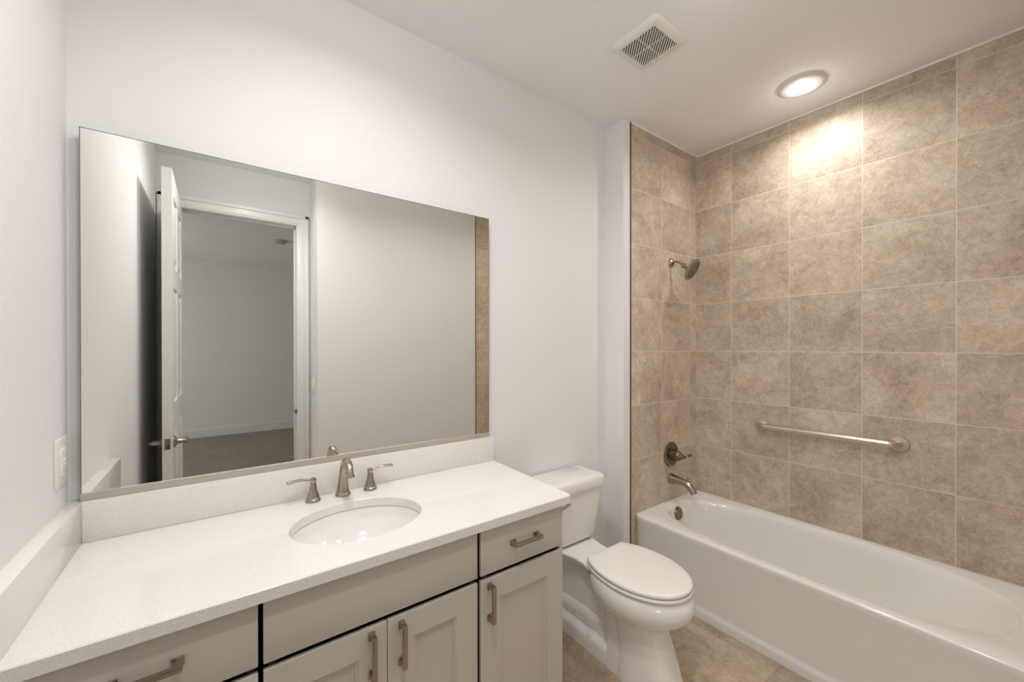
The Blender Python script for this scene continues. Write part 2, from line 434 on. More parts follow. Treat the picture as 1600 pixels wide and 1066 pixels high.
# ------------------------------------------------------------------ wall plates
def plate(root_name, label, face_x, y, z, sgn, w, h, gfci):
    r = thing(root_name, label, 'outlet' if gfci else 'light switch', (face_x, y, z))
    bm = bmesh.new()
    xa, xb = sorted((face_x, face_x + sgn * 0.006))
    box(bm, xa, xb, y - w / 2, y + w / 2, z - h / 2, z + h / 2, 0.0022, 2)
    obj('cover_plate', bm, PLAST, r, angle=30)
    xa, xb = sorted((face_x + sgn * 0.005, face_x + sgn * 0.0095))
    ins = obj('receptacle' if gfci else 'rocker', B(xa, xb, y - 0.0185, y + 0.0185, z - 0.036, z + 0.036, bev=0.0012), PLAST, r, angle=30)
    if gfci:
        xa, xb = sorted((face_x + sgn * 0.009, face_x + sgn * 0.0115))
        for dz in (-0.005, 0.005):
            obj('test_button', B(xa, xb, y - 0.008, y + 0.008, z + dz - 0.0035, z + dz + 0.0035, bev=0.0006), PLAST, ins)
        xa, xb = sorted((face_x + sgn * 0.0090, face_x + sgn * 0.0098))
        for dz in (-0.023, 0.023):
            for dy, hh in ((-0.0065, 0.008), (0.0065, 0.0065)):
                obj('plug_slot', B(xa, xb, y + dy - 0.001, y + dy + 0.001, z + dz - hh / 2, z + dz + hh / 2), GREYP, ins, smooth=False)
        
    else:
        xa, xb = sorted((face_x + sgn * 0.009, face_x + sgn * 0.0125))
        obj('paddle', B(xa, xb, y - 0.015, y + 0.015, z - 0.032, z - 0.001, bev=0.001), PLAST, ins)
    return r
plate('outlet', 'white electrical outlet on the left wall beside the mirror', XL, -0.045, Z(-0.305), 1, 0.092, 0.126, True)
plate('light_switch', 'white light switch on the narrow wall beside the doorway, seen in the mirror', XT, -1.905, Z(-0.315), -1, 0.075, 0.125, False)

# ------------------------------------------------------------------ vanity
ZC = Z(-0.5476); CT = 0.030                 # counter top, thickness
YF = -0.556                                 # counter front
CF = -0.538                                 # cabinet front plane
SCX, SCY, SA, SB = 0.366, -0.290, 0.199, 0.161   # sink opening

def make_pull(root_loc, vertical, parent):
    """squared bow pull with flared feet, 12 cm long"""
    bm = bmesh.new(); x, y, z = root_loc; L = 0.059; w = 0.0065
    def bx(a0, a1, d0, d1, w_, bev=0.0012):
        if vertical: box(bm, x - w_, x + w_, y - d1, y - d0, z + a0, z + a1, bev)
        else: box(bm, x + a0, x + a1, y - d1, y - d0, z - w_, z + w_, bev)
    bx(-L, L, 0.024, 0.033, w)
    for s in (-1, 1):
        a0, a1 = sorted((s * L, s * (L - 0.013)))
        bx(a0, a1, 0.004, 0.026, w)
        a0, a1 = sorted((s * (L + 0.002), s * (L - 0.020)))
        bx(a0, a1, 0.0, 0.0055, w + 0.0025)
    return obj('pull', bm, NICKEL, parent, angle=30)

def slab_front(name, x0, x1, z0, z1, root):
    return obj(name, B(x0, x1, CF, CF + 0.013, z0, z1, bev=0.0018), CAB, root, angle=30)
def shaker_front(x0, x1, z0, z1, root, st=0.075):
    bm = bmesh.new(); f, k = CF, CF + 0.013
    box(bm, x0, x0 + st, f, k, z0, z1, 0.0016); box(bm, x1 - st, x1, f, k, z0, z1, 0.0016)
    box(bm, x0 + st - 0.001, x1 - st + 0.001, f, k, z1 - st, z1, 0.0016)
    box(bm, x0 + st - 0.001, x1 - st + 0.001, f, k, z0, z0 + st, 0.0016)
    # stepped inner bead and flat panel
    i = st - 0.0005
    r = lambda y, g: [(x0 + i + g, y, z0 + i + g), (x1 - i - g, y, z0 + i + g), (x1 - i - g, y, z1 - i - g), (x0 + i + g, y, z1 - i - g)]
    loft(bm, [r(f + 0.002, 0), r(f + 0.0035, 0.001), r(f + 0.0035, 0.007), r(f + 0.0095, 0.0105)], False, True)
    return obj('door', bm, CAB, root, angle=20)
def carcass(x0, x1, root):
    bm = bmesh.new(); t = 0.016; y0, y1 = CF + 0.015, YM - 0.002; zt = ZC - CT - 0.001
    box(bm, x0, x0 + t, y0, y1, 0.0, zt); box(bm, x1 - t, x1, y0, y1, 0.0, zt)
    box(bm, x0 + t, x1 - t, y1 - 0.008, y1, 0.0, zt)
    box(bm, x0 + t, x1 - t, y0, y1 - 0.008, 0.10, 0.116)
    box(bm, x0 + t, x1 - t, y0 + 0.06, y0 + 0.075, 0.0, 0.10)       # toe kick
    c = obj('carcass', bm, CARCASS_SHADE, root, smooth=False)
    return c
ZD0, ZD1 = Z(-0.7305), ZC - CT - 0.003       # drawer row
ZR0, ZR1 = 0.105, Z(-0.7455)                 # door row

c1 = thing('vanity_cabinet', 'grey drawer cabinet of the vanity, left of the two-door sink cabinet', 'cabinet', (-0.13, -0.25, 0), 'vanity base cabinets')
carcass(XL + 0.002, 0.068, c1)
d = slab_front('drawer', XL + 0.006, 0.0725, ZD0, ZD1, c1); make_pull((-0.118, CF, Z(-0.650)), False, d)
zm = (ZR0 + ZR1) / 2
for z0, z1 in ((zm + 0.006, ZR1), (ZR0, zm - 0.006)):
    d = slab_front('drawer', XL + 0.006, 0.0725, z0, z1, c1); make_pull((-0.118, CF, z1 - 0.08), False, d)
c2 = thing('vanity_cabinet', 'grey two-door cabinet with a plain top panel under the sink', 'cabinet', (0.37, -0.25, 0), 'vanity base cabinets')
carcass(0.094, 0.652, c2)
slab_front('false_front', 0.0828, 0.6575, ZD0, ZD1, c2)
d = shaker_front(0.0828, 0.3695, ZR0, ZR1, c2); make_pull((0.3275, CF, Z(-0.818)), True, d)
d = shaker_front(0.3715, 0.6575, ZR0, ZR1, c2); make_pull((0.4095, CF, Z(-0.820)), True, d)
c3 = thing('vanity_cabinet', 'grey cabinet with one drawer over one door, beside the toilet', 'cabinet', (0.85, -0.25, 0), 'vanity base cabinets')
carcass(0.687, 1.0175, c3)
obj('end_panel', B(1.0178, 1.0238, CF + 0.014, YM - 0.002, 0.0, ZC - CT - 0.001), CAB, c3, smooth=False)
d = slab_front('drawer', 0.6695, 1.0244, ZD0, ZD1, c3); make_pull((0.845, CF, Z(-0.654)), False, d)
d = shaker_front(0.6695, 1.0244, ZR0, ZR1, c3); make_pull((0.7015, CF, Z(-0.818)), True, d)

def countertop():
    xa, xb_b, xb_f, ya, yb = XL + 0.001, 1.075, 1.056, YF, YM - 0.001
    # outer outline (counter-clockwise) with a rounded front right corner, sampled by angle about the sink
    outline = [Vector((xa, yb)), Vector((xa, ya))]
    r = 0.016
    for k in range(7):
        t = -pi / 2 + k / 6 * pi / 2
        outline.append(Vector((xb_f - r + r * cos(t), ya + r + r * sin(t))))
    outline.append(Vector((xb_b, yb)))
    c = Vector((SCX, SCY)); N = 128
    def hit(d):
        best = None
        for i in range(len(outline)):
            p, q = outline[i], outline[(i + 1) % len(outline)]
            e = q - p; den = d.x * e.y - d.y * e.x
            if abs(den) < 1e-9: continue
            w = p - c
            t = (w.x * e.y - w.y * e.x) / den; s = (w.x * d.y - w.y * d.x) / den
            if t > 0 and -1e-6 <= s <= 1 + 1e-6 and (best is None or t < best): best = t
        return c + d * best
    angs = [2 * pi * k / N for k in range(N)]
    angs += [math.atan2((p - c).y, (p - c).x) % (2 * pi) for p in outline]
    angs = sorted(set(round(x, 6) for x in angs))
    inner = []; outer = []
    for t in angs:
        d = Vector((cos(t), sin(t)))
        k = 1 / math.sqrt((d.x / SA) ** 2 + (d.y / SB) ** 2)
        inner.append(c + d * k); outer.append(hit(d))
    def ring(pts, z, scale=1.0):
        return [(c.x + (p.x - c.x) * scale, c.y + (p.y - c.y) * scale, z) for p in pts]
    bm = bmesh.new(); e = 0.0025
    def ins(pts, g):   # pull outline in by g
        return [Vector((min(max(p.x, xa + g), p.x - (g if p.x > 1.0 else 0)), min(max(p.y, ya + g), yb))) for p in pts]
    loft(bm, [ring(outer, ZC - CT), ring(outer, ZC - e), ring(ins(outer, e), ZC), ring(inner, ZC, 1.012), ring(inner, ZC - 0.002), ring(inner, ZC - CT)], False, False)
    # underside
    lo = [v for v in bm.verts if abs(v.co.z - (ZC - CT)) < 1e-6]
    n = len(angs)
    for i in range(n):
        j = (i + 1) % n
        bm.faces.new((lo[i], lo[n + i], lo[n + j], lo[j]))
    return bm
tag(obj('countertop', countertop(), QUARTZ, angle=40), 'long white speckled quartz countertop on the grey cabinets', 'countertop')
ZS = Z(-0.4317)
tag(obj('backsplash', B(-0.3064, 1.076, -0.0085, YM, ZC + 0.0005, ZS, bev=0.0015), QUARTZ, angle=30), 'low white quartz backsplash strip under the mirror', 'backsplash')
tag(obj('side_splash', B(XL, -0.3062, -0.552, YM, ZC + 0.0005, ZS, bev=0.0015), QUARTZ, angle=30), 'white quartz splash strip along the left wall', 'backsplash')

# sink
sk = thing('sink', 'white oval undermount sink in the quartz countertop', 'sink', (SCX, SCY, ZC - CT - 0.15))
def oval(zz, k, n=72, dy=0.0, kb=None):
    kb = kb or k
    return [(SCX + SA * k * cos(2 * pi * i / n), SCY + dy + SB * kb * sin(2 * pi * i / n), zz) for i in range(n)]
zt = ZC - CT - 0.0004
bm = bmesh.new()
loft(bm, [oval(zt - 0.012, 1.10), oval(zt, 1.10), oval(zt, 1.03), oval(zt - 0.004, 1.015), oval(zt - 0.02, 0.985), oval(zt - 0.036, 0.955), oval(zt - 0.041, 0.93), oval(zt - 0.06, 0.86),
          oval(zt - 0.085, 0.74), oval(zt - 0.108, 0.55), oval(zt - 0.122, 0.33), oval(zt - 0.128, 0.15), oval(zt - 0.130, 0.10),
          oval(zt - 0.142, 0.12), oval(zt - 0.13, 0.5), oval(zt - 0.10, 0.80), oval(zt - 0.05, 0.98)], False, False)
obj('basin', bm, PORC, sk, angle=60)
bm = bmesh.new(); lathe(bm, [(0.026, -0.006), (0.026, 0.002), (0.022, 0.004), (0.016, 0.003), (0.010, 0.006), (0.002, 0.008)], (SCX, SCY, zt - 0.131), (0, 0, 1), 28)
obj('drain', bm, NICKEL, sk)
# widespread faucet
def fluted_base(bm, x, y, h, r0, r1):
    lathe(bm, [(r0, 0), (r0 * 1.02, 0.004), (r0 * 0.96, 0.009), (r0 * 0.84, 0.0115), (r0 * 0.86, 0.0145), (r0 * 0.80, 0.019), (r0 * 0.66, 0.03), ((r0 * 0.62 + r1) / 2, h * 0.62), (r1, h), (r1 * 0.9, h + 0.002)], (x, y, ZC), (0, 0, 1), 28)
FY = -0.052
fa = thing('faucet', 'brushed nickel sink faucet with arched spout and two separate lever handles', 'faucet', (0.372, FY, ZC))
X = 0.372
bm = bmesh.new()
path = [(X, FY, ZC + 0.016), (X, FY - 0.001, ZC + 0.04), (X, FY - 0.008, ZC + 0.082), (X, FY - 0.024, ZC + 0.118), (X, FY - 0.052, ZC + 0.136), (X, FY - 0.082, ZC + 0.128), (X, FY - 0.100, ZC + 0.106), (X, FY - 0.106, ZC + 0.094)]
tube(bm, smooth_path(path, 6), interp([0.0205, 0.018, 0.0145, 0.0135, 0.0135, 0.0135, 0.0125, 0.012], 6), 20)
tube(bm, [(X, FY - 0.104, ZC + 0.098), (X, FY - 0.1075, ZC + 0.0900)], 0.0145, 20)
sp = obj('spout', bm, NICKEL, fa)
bm = bmesh.new()
lathe(bm, [(0.0265, 0), (0.027, 0.004), (0.0255, 0.009), (0.0225, 0.0115), (0.023, 0.0145), (0.0215, 0.018)], (X, FY, ZC), (0, 0, 1), 28)
obj('base', bm, NICKEL, sp)
bm = bmesh.new()
tube(bm, [(X, FY + 0.017, ZC + 0.03), (X, FY + 0.019, ZC + 0.085)], 0.0025, 10)
lathe(bm, [(0.002, 0), (0.0065, 0.003), (0.0075, 0.008), (0.005, 0.013), (0.001, 0.015)], (X, FY + 0.019, ZC + 0.083), (0, 0, 1), 16)
obj('lift_rod', bm, NICKEL, sp)
def handle(x, sgn):
    bm = bmesh.new(); fluted_base(bm, x, FY, 0.062, 0.0245, 0.0105)
    h = obj('handle', bm, NICKEL, fa)
    bm = bmesh.new()
    lathe(bm, [(0.008, 0), (0.0078, 0.004), (0.0105, 0.008), (0.0115, 0.013), (0.0105, 0.018), (0.006, 0.0215), (0.001, 0.023)], (x, FY, ZC + 0.062), (0, 0, 1), 20)
    P = smooth_path([(x + sgn * 0.004, FY, ZC + 0.074), (x + sgn * 0.022, FY - 0.002, ZC + 0.080), (x + sgn * 0.045, FY - 0.006, ZC + 0.084), (x + sgn * 0.083, FY - 0.012, ZC + 0.082)], 6)
    tube(bm, P, interp([0.006, 0.0065, 0.008, 0.0095], 6), 14, True, 1.0, 0.55)
    obj('lever', bm, NICKEL, h)
handle(0.272, -1)
handle(0.472, 1)

# ------------------------------------------------------------------ mirror
MX0, MX1, MZ0, MZ1 = -0.3098, 1.0516, Z(-0.4140), Z(0.61705)
mr = thing('mirror', 'large frameless rectangular mirror above the vanity', 'mirror', ((MX0 + MX1) / 2, 0.006, MZ0))
obj('mirror_glass', B(MX0 + 0.002, MX1 - 0.002, 0.0, 0.0059, MZ0, MZ1 - 0.002), MIRROR, mr, smooth=False)
bm = bmesh.new()
for x0, x1, z0, z1 in ((MX0, MX0 + 0.0021, MZ0, MZ1), (MX1 - 0.0021, MX1, MZ0, MZ1), (MX0 + 0.002, MX1 - 0.002, MZ1 - 0.0021, MZ1)):
    box(bm, x0, x1, 0.0002, 0.006, z0, z1)
obj('polished_edge', bm, MEDGE, mr, smooth=False)
obj('backing_board', B(MX0 + 0.02, MX1 - 0.004, 0.0062, YM - 0.0005, MZ0 + 0.004, MZ1 - 0.02), MBACK, mr, smooth=False)
bm = bmesh.new()
box(bm, MX0, MX1, -0.0036, -0.0006, ZS + 0.0006, MZ0 + 0.0035, 0.0006)
box(bm, MX0 + 0.001, MX1 - 0.001, -0.0007, YM - 0.001, ZS + 0.0010, MZ0 - 0.0005)
obj('bottom_channel', bm, ALU, mr, smooth=False)

# ------------------------------------------------------------------ toilet
TX = 1.494
tl = thing('toilet', 'white two-piece toilet with closed lid between the vanity and the tub', 'toilet', (TX, -0.35, 0))
def egg(z, yb, yf, hw, n=56, k=0.16, p=2.0):
    yc, L = (yb + yf) / 2, (yb - yf) / 2
    out = []
    for i in range(n):
        t = 2 * pi * i / n
        ct, st = cos(t), sin(t)
        c_ = math.copysign(abs(ct) ** (2 / p), ct); s_ = math.copysign(abs(st) ** (2 / p), st)
        out.append((TX + hw * s_ * (1 + k * c_ * 0.6), yc + L * c_, z))
    return out
ZRIM = Z(-1.008)
bm = bmesh.new()
loft(bm, [egg(0.0, -0.44, -0.735, 0.110, k=0.1, p=2.5), egg(0.02, -0.44, -0.732, 0.108, k=0.1, p=2.5), egg(0.08, -0.435, -0.713, 0.096, k=0.1, p=2.5), egg(0.17, -0.425, -0.686, 0.087, k=0.12, p=2.5),
          egg(0.240, -0.41, -0.660, 0.082, k=0.15, p=2.5), egg(0.266, -0.39, -0.662, 0.086, k=0.15, p=2.4), egg(0.280, -0.37, -0.682, 0.108, k=0.16, p=2.2), egg(0.298, -0.345, -0.714, 0.140, k=0.16),
          egg(0.322, -0.325, -0.745, 0.165, k=0.16), egg(0.350, -0.312, -0.764, 0.181, k=0.16), egg(0.375, -0.307, -0.770, 0.186, k=0.16), egg(0.400, -0.305, -0.766, 0.184, k=0.16),
          egg(0.418, -0.307, -0.756, 0.177, k=0.16), egg(0.4265, -0.309, -0.746, 0.169, k=0.16), egg(ZRIM, -0.312, -0.735, 0.160, k=0.16)], True, True)
# deck under the tank
def rrect(z, x0, x1, y0, y1, r, n=8):
    out = []
    for cx, cy, t0 in ((x1 - r, y1 - r, 0), (x0 + r, y1 - r, pi / 2), (x0 + r, y0 + r, pi), (x1 - r, y0 + r, 1.5 * pi)):
        for i in range(n + 1):
            t = t0 + pi / 2 * i / n; out.append((cx + r * cos(t), cy + r * sin(t), z))
    return out
def deckring(z, g, hb, hf):
    pts = []
    ys = [-0.005 - g, -0.06, -0.13, -0.19, -0.24, -0.29, -0.34, -0.40]
    w = [hb, hb, hb * 0.97, hb * 0.88, hb * 0.80, hb * 0.82, hf * 0.92, hf]
    L = [(TX - ww + g, y, z) for y, ww in zip(ys, w)]; R = [(TX + ww - g, y, z) for y, ww in zip(ys, w)]
    return L + R[::-1]
DK = Z(-1.022)
loft(bm, [deckring(DK - 0.060, 0.045, 0.125, 0.118), deckring(DK - 0.034, 0.016, 0.127, 0.125), deckring(DK - 0.007, 0.0, 0.128, 0.130), deckring(DK, 0.004, 0.128, 0.130)], True, True)
# rear column, trapway hump, base flange
def ss(x0, x1, y0, y1, z, r): return rrect(z, x0, x1, y0, y1, r)
loft(bm, [ss(TX - 0.048, TX + 0.048, -0.47, -0.035, 0.05, 0.03), ss(TX - 0.048, TX + 0.048, -0.47, -0.035, 0.27, 0.03), ss(TX - 0.056, TX + 0.056, -0.44, -0.03, 0.34, 0.04), ss(TX - 0.085, TX + 0.085, -0.40, -0.02, 0.385, 0.05)], True, True)
loft(bm, [ss(TX - 0.090, TX + 0.090, -0.52, -0.04, 0.0, 0.05), ss(TX - 0.090, TX + 0.090, -0.52, -0.04, 0.05, 0.05), ss(TX - 0.088, TX + 0.088, -0.515, -0.042, 0.066, 0.05), ss(TX - 0.082, TX + 0.082, -0.51, -0.05, 0.073, 0.05)], True, True)
trap = smooth_path([(TX, -0.05, 0.122), (TX, -0.15, 0.125), (TX, -0.26, 0.126), (TX, -0.335, 0.122), (TX, -0.375, 0.112), (TX, -0.392, 0.105)], 6)
tube(bm, trap, interp([0.060, 0.063, 0.064, 0.060, 0.042, 0.012], 6), 24)
# outer skirt behind the pedestal sweeping up to the bowl
loft(bm, [ss(TX - 0.094, TX + 0.094, -0.56, -0.415, 0.0, 0.012), ss(TX - 0.086, TX + 0.086, -0.55, -0.417, 0.10, 0.012), ss(TX - 0.079, TX + 0.079, -0.54, -0.41, 0.18, 0.015), ss(TX - 0.073, TX + 0.073, -0.53, -0.39, 0.25, 0.02), ss(TX - 0.082, TX + 0.082, -0.52, -0.345, 0.32, 0.03), ss(TX - 0.095, TX + 0.095, -0.52, -0.30, 0.37, 0.03)], True, True)
obj('bowl', bm, PORC, tl, angle=50)
# seat ring and lid
def lidring(z, g, yb=-0.333, yf=-0.760, hw=0.180):
    """closed-lid outline: egg cut straight across at the hinge edge"""
    out = []
    n = 72; yc = -0.525
    for i in range(n):
        t = 2 * pi * (i + 0.5) / n
        ly = (0.262 if cos(t) > 0 else yc - yf) - g
        x = (hw - g) * math.copysign(abs(sin(t)) ** 0.97, sin(t))
        out.append((TX + x, min(yc + ly * cos(t), yb - g * 0.6), z))
    return out
zb = ZRIM + 0.0015
bm = bmesh.new(); loft(bm, [lidring(zb - 0.0015, 0.016), lidring(zb + 0.0035, 0.015), lidring(zb + 0.0040, 0.004), lidring(zb + 0.0060, 0.001), lidring(zb + 0.0135, 0.001), lidring(zb + 0.0165, 0.004), lidring(zb + 0.0170, 0.016)], True, True)
obj('seat', bm, SEATP, tl, angle=50)
zb += 0.0205
bm = bmesh.new(); loft(bm, [lidring(zb - 0.0035, 0.016), lidring(zb - 0.0002, 0.016), lidring(zb + 0.0003, 0.005), lidring(zb + 0.003, 0.002), lidring(zb + 0.011, 0.002), lidring(zb + 0.0155, 0.006), lidring(zb + 0.0185, 0.016), lidring(zb + 0.0200, 0.05), lidring(zb + 0.0205, 0.11)], True, True)
obj('seat_lid', bm, SEATP, tl, angle=50)
for s in (-1, 1):
    bm = bmesh.new(); box(bm, TX + s * 0.075 - 0.016, TX + s * 0.075 + 0.016, -0.345, -0.316, DK, ZRIM + 0.022, 0.006, 3)
    obj('seat_hinge', bm, SEATP, tl)
# tank
def trect(z, hw, yf, r=0.035, yb=0.018): return rrect(z, TX - hw, TX + hw, yf, yb, r)
ztk = DK + 0.006
XTL = 0.012          # the tank reads slightly narrower than its lid
bm = bmesh.new()
loft(bm, [trect(ztk, 0.118, -0.140, 0.03), trect(ztk + 0.008, 0.132, -0.155), trect(ztk + 0.03, 0.140, -0.164), trect(ztk + 0.12, 0.158, -0.168), trect(ztk + 0.22, 0.176, -0.171), trect(Z(-0.747), 0.186, -0.173)], True, True)
obj('tank', bm, PORC, tl, angle=50)
zl0, zl1 = Z(-0.7465), Z(-0.682)
bm = bmesh.new()
loft(bm, [trect(zl0, 0.186, -0.172, 0.035), trect(zl0 + 0.004, 0.195, -0.183, 0.04), trect(zl0 + 0.016, 0.199, -0.187, 0.04), trect(zl1 - 0.018, 0.199, -0.187, 0.04), trect(zl1 - 0.006, 0.194, -0.181, 0.04), trect(zl1 - 0.001, 0.184, -0.171, 0.036), trect(zl1, 0.16, -0.15, 0.03)], True, True)
obj('tank_lid', bm, PORC, tl, angle=50)
bm = bmesh.new(); lx, lz = TX - 0.085, Z(-0.785)
lathe(bm, [(0.013, 0), (0.013, 0.006), (0.008, 0.009), (0.006, 0.016)], (lx, -0.171, lz), (0, -1, 0), 18)
tube(bm, smooth_path([(lx, -0.186, lz), (lx - 0.02, -0.190, lz - 0.002), (lx - 0.06, -0.192, lz - 0.008)], 5), interp([0.006, 0.0055, 0.0075], 5), 12)
obj('flush_lever', bm, NICKEL, tl)
for s in (-1, 1):
    bm = bmesh.new(); lathe(bm, [(0.016, -0.01), (0.016, 0.004), (0.013, 0.012), (0.006, 0.017), (0.001, 0.018)], (TX + s * 0.0735, -0.312, 0.070), (s * 0.15, 0, 1), 20)
    obj('bolt_cap', bm, SEATP, tl)

# ------------------------------------------------------------------ bathtub
TBX0, TBX1, TBY0, TBY1 = 2.0450, XR - 0.0015, YO + 0.0015, YP - 0.0015
ZT = Z(-1.0204)
tb = thing('bathtub', 'white alcove bathtub against the beige tiled walls', 'bathtub', ((TBX0 + TBX1) / 2, (TBY0 + TBY1) / 2, 0))
BCX, BCY = 2.402, -0.845
def sup2(z, hx, hy, p, cx=BCX, cy=BCY, n=120):
    # even spread of points round the superellipse
    out = []
    for i in range(n):
        t = 2 * pi * i / n; c_, s_ = cos(t), sin(t)
        tp = 1 - 0.05 * math.copysign(abs(s_) ** (2 / p), s_)        # a little wider at the back rest
        out.append((cx + hx * tp * math.copysign(abs(c_) ** (2 / p), c_), cy + hy * math.copysign(abs(s_) ** (2 / p), s_), z))
    return out
def outer(z, g, n=120):
    x0, x1, y0, y1 = TBX0 + g, TBX1 - g * 0.2, TBY0, TBY1
    src = sup2(0, 0.31, 0.707, 2.8)
    out = []
    for (px, py, _) in src:
        dx, dy = px - BCX, py - BCY
        # send each point of the opening outwards to the rectangle, scaled in tub space
        hx = (x1 - BCX) if dx > 0 else (BCX - x0); hy = (y1 - BCY) if dy > 0 else (BCY - y0)
        ax, ay = abs(dx) / 0.31, abs(dy) / 0.707
        m = max(ax, ay)
        out.append((BCX + math.copysign(ax / m * hx, dx), BCY + math.copysign(ay / m * hy, dy), z))
    return out
bm = bmesh.new()
loft(bm, [outer(0.0, 0.0), outer(0.036, 0.0), outer(0.043, 0.002), outer(0.052, 0.010), outer(0.062, 0.012), outer(ZT - 0.055, 0.006), outer(ZT - 0.035, 0.003), outer(ZT - 0.012, 0.0), outer(ZT - 0.003, 0.003), outer(ZT, 0.010),
          sup2(ZT, 0.310, 0.707, 2.8), sup2(ZT - 0.003, 0.302, 0.698, 2.8), sup2(ZT - 0.010, 0.295, 0.690, 2.8), sup2(ZT - 0.028, 0.287, 0.680, 2.8),
          sup2(ZT - 0.08, 0.274, 0.652, 2.8, cy=BCY + 0.020), sup2(ZT - 0.18, 0.256, 0.590, 2.8, cy=BCY + 0.060), sup2(ZT - 0.27, 0.238, 0.528, 2.9, cy=BCY + 0.095),
          sup2(ZT - 0.315, 0.215, 0.490, 2.9, cy=BCY + 0.105), sup2(ZT - 0.335, 0.17, 0.43, 2.8, cy=BCY + 0.105), sup2(ZT - 0.342, 0.09, 0.28, 2.5, cy=BCY + 0.105)], True, True)
obj('tub_shell', bm, ACRYL, tb, angle=50)
nrm = Vector((0, -1, 0.16)).normalized()
bm = bmesh.new(); lathe(bm, [(0.041, -0.014), (0.041, 0.004), (0.038, 0.009), (0.029, 0.011), (0.027, 0.009), (0.001, 0.009)], (2.402, -0.1700, ZT - 0.060), nrm, 36)
obj('overflow_plate', bm, DNICKEL, tb)
bm = bmesh.new(); lathe(bm, [(0.034, -0.004), (0.034, 0.002), (0.028, 0.005), (0.012, 0.008), (0.001, 0.009)], (2.41, -0.42, ZT - 0.3415), (0, 0, 1), 28)
obj('drain', bm, NICKEL, tb)

# ------------------------------------------------------------------ shower and tub fittings
SX = 2.431
sh = thing('shower_head', 'brushed nickel shower head on a bent arm high on the tiled wall', 'shower head', (SX, YP, Z(0.559)))
bm = bmesh.new(); lathe(bm, [(0.030, 0), (0.030, 0.004), (0.026, 0.012), (0.016, 0.019), (0.011, 0.022)], (SX, YP, Z(0.559)), (0, -1, 0), 28)
obj('flange', bm, NICKEL, sh)
bm = bmesh.new(); tube(bm, smooth_path([(SX, YP - 0.002, Z(0.559)), (SX, YP - 0.035, Z(0.561)), (SX, YP - 0.062, Z(0.552)), (SX + 0.002, YP - 0.088, Z(0.528))], 6), 0.0085, 14)
obj('arm', bm, NICKEL, sh)
hd = Vector((0.15, -0.84, -0.52)).normalized(); hb = Vector((SX + 0.002, YP - 0.084, Z(0.531)))
bm = bmesh.new(); lathe(bm, [(0.010, -0.004), (0.0165, 0.0), (0.0175, 0.012), (0.012, 0.020), (0.016, 0.024), (0.021, 0.032), (0.017, 0.040), (0.028, 0.046), (0.050, 0.053), (0.067, 0.062), (0.073, 0.068), (0.073, 0.073), (0.069, 0.077), (0.060, 0.0775), (0.001, 0.0785)], hb, hd, 44)
hdo = obj('spray_head', bm, NICKEL, sh)
bm = bmesh.new(); u, v = frame(hd)
for r, n in ((0.012, 6), (0.024, 12), (0.037, 18), (0.050, 24)):
    for k in range(n):
        t = 2 * pi * k / n; c = hb + hd * 0.0765 + r * (cos(t) * u + sin(t) * v)
        lathe(bm, [(0.0024, 0), (0.0022, 0.003), (0.001, 0.0045)], c, hd, 6)
obj('nozzles', bm, DARK, hdo)

ZV = Z(-0.7164)
vv = thing('tub_valve', 'dark nickel tub valve with round plate and lever above the spout', 'valve', (SX, YP, ZV))
bm = bmesh.new(); lathe(bm, [(0.083, 0), (0.083, 0.003), (0.079, 0.008), (0.066, 0.012), (0.062, 0.010), (0.040, 0.013), (0.032, 0.014)], (SX, YP, ZV), (0, -1, 0), 44)
obj('escutcheon', bm, DNICKEL, vv)
bm = bmesh.new(); lathe(bm, [(0.038, 0.010), (0.036, 0.022), (0.034, 0.045), (0.035, 0.050), (0.031, 0.064), (0.026, 0.072), (0.020, 0.077), (0.013, 0.086), (0.0145, 0.092), (0.012, 0.098), (0.004, 0.102)], (SX, YP, ZV), (0, -1, 0), 30)
tube(bm, smooth_path([(SX + 0.004, YP - 0.093, ZV), (SX + 0.018, YP - 0.097, ZV + 0.001), (SX + 0.034, YP - 0.101, ZV + 0.003), (SX + 0.060, YP - 0.105, ZV + 0.007)], 6), interp([0.006, 0.006, 0.0115, 0.0115], 6), 14, True, 1.0, 0.7)
obj('lever', bm, DNICKEL, vv)

ZSP = Z(-0.8760)
ts = thing('tub_spout', 'brushed nickel tub spout over the end of the bathtub', 'faucet', (SX, YP, ZSP))
bm = bmesh.new()
tube(bm, [(SX, YP, ZSP), (SX, YP - 0.004, ZSP), (SX, YP - 0.03, ZSP - 0.001), (SX, YP - 0.062, ZSP - 0.002), (SX, YP - 0.095, ZSP - 0.004), (SX, YP - 0.118, ZSP - 0.010), (SX, YP - 0.135, ZSP - 0.022), (SX, YP - 0.149, ZSP - 0.040), (SX, YP - 0.163, ZSP - 0.062)],
     [0.036, 0.036, 0.031, 0.026, 0.0225, 0.0225, 0.0225, 0.0215, 0.021], 26)
obj('spout_body', bm, NICKEL, ts)
bm = bmesh.new(); lathe(bm, [(0.0045, -0.01), (0.0045, 0.012), (0.0085, 0.015), (0.0095, 0.020), (0.007, 0.026), (0.001, 0.028)], (SX, YP - 0.120, ZSP + 0.008), (0, -0.15, 1), 18)
obj('diverter_knob', bm, NICKEL, ts)

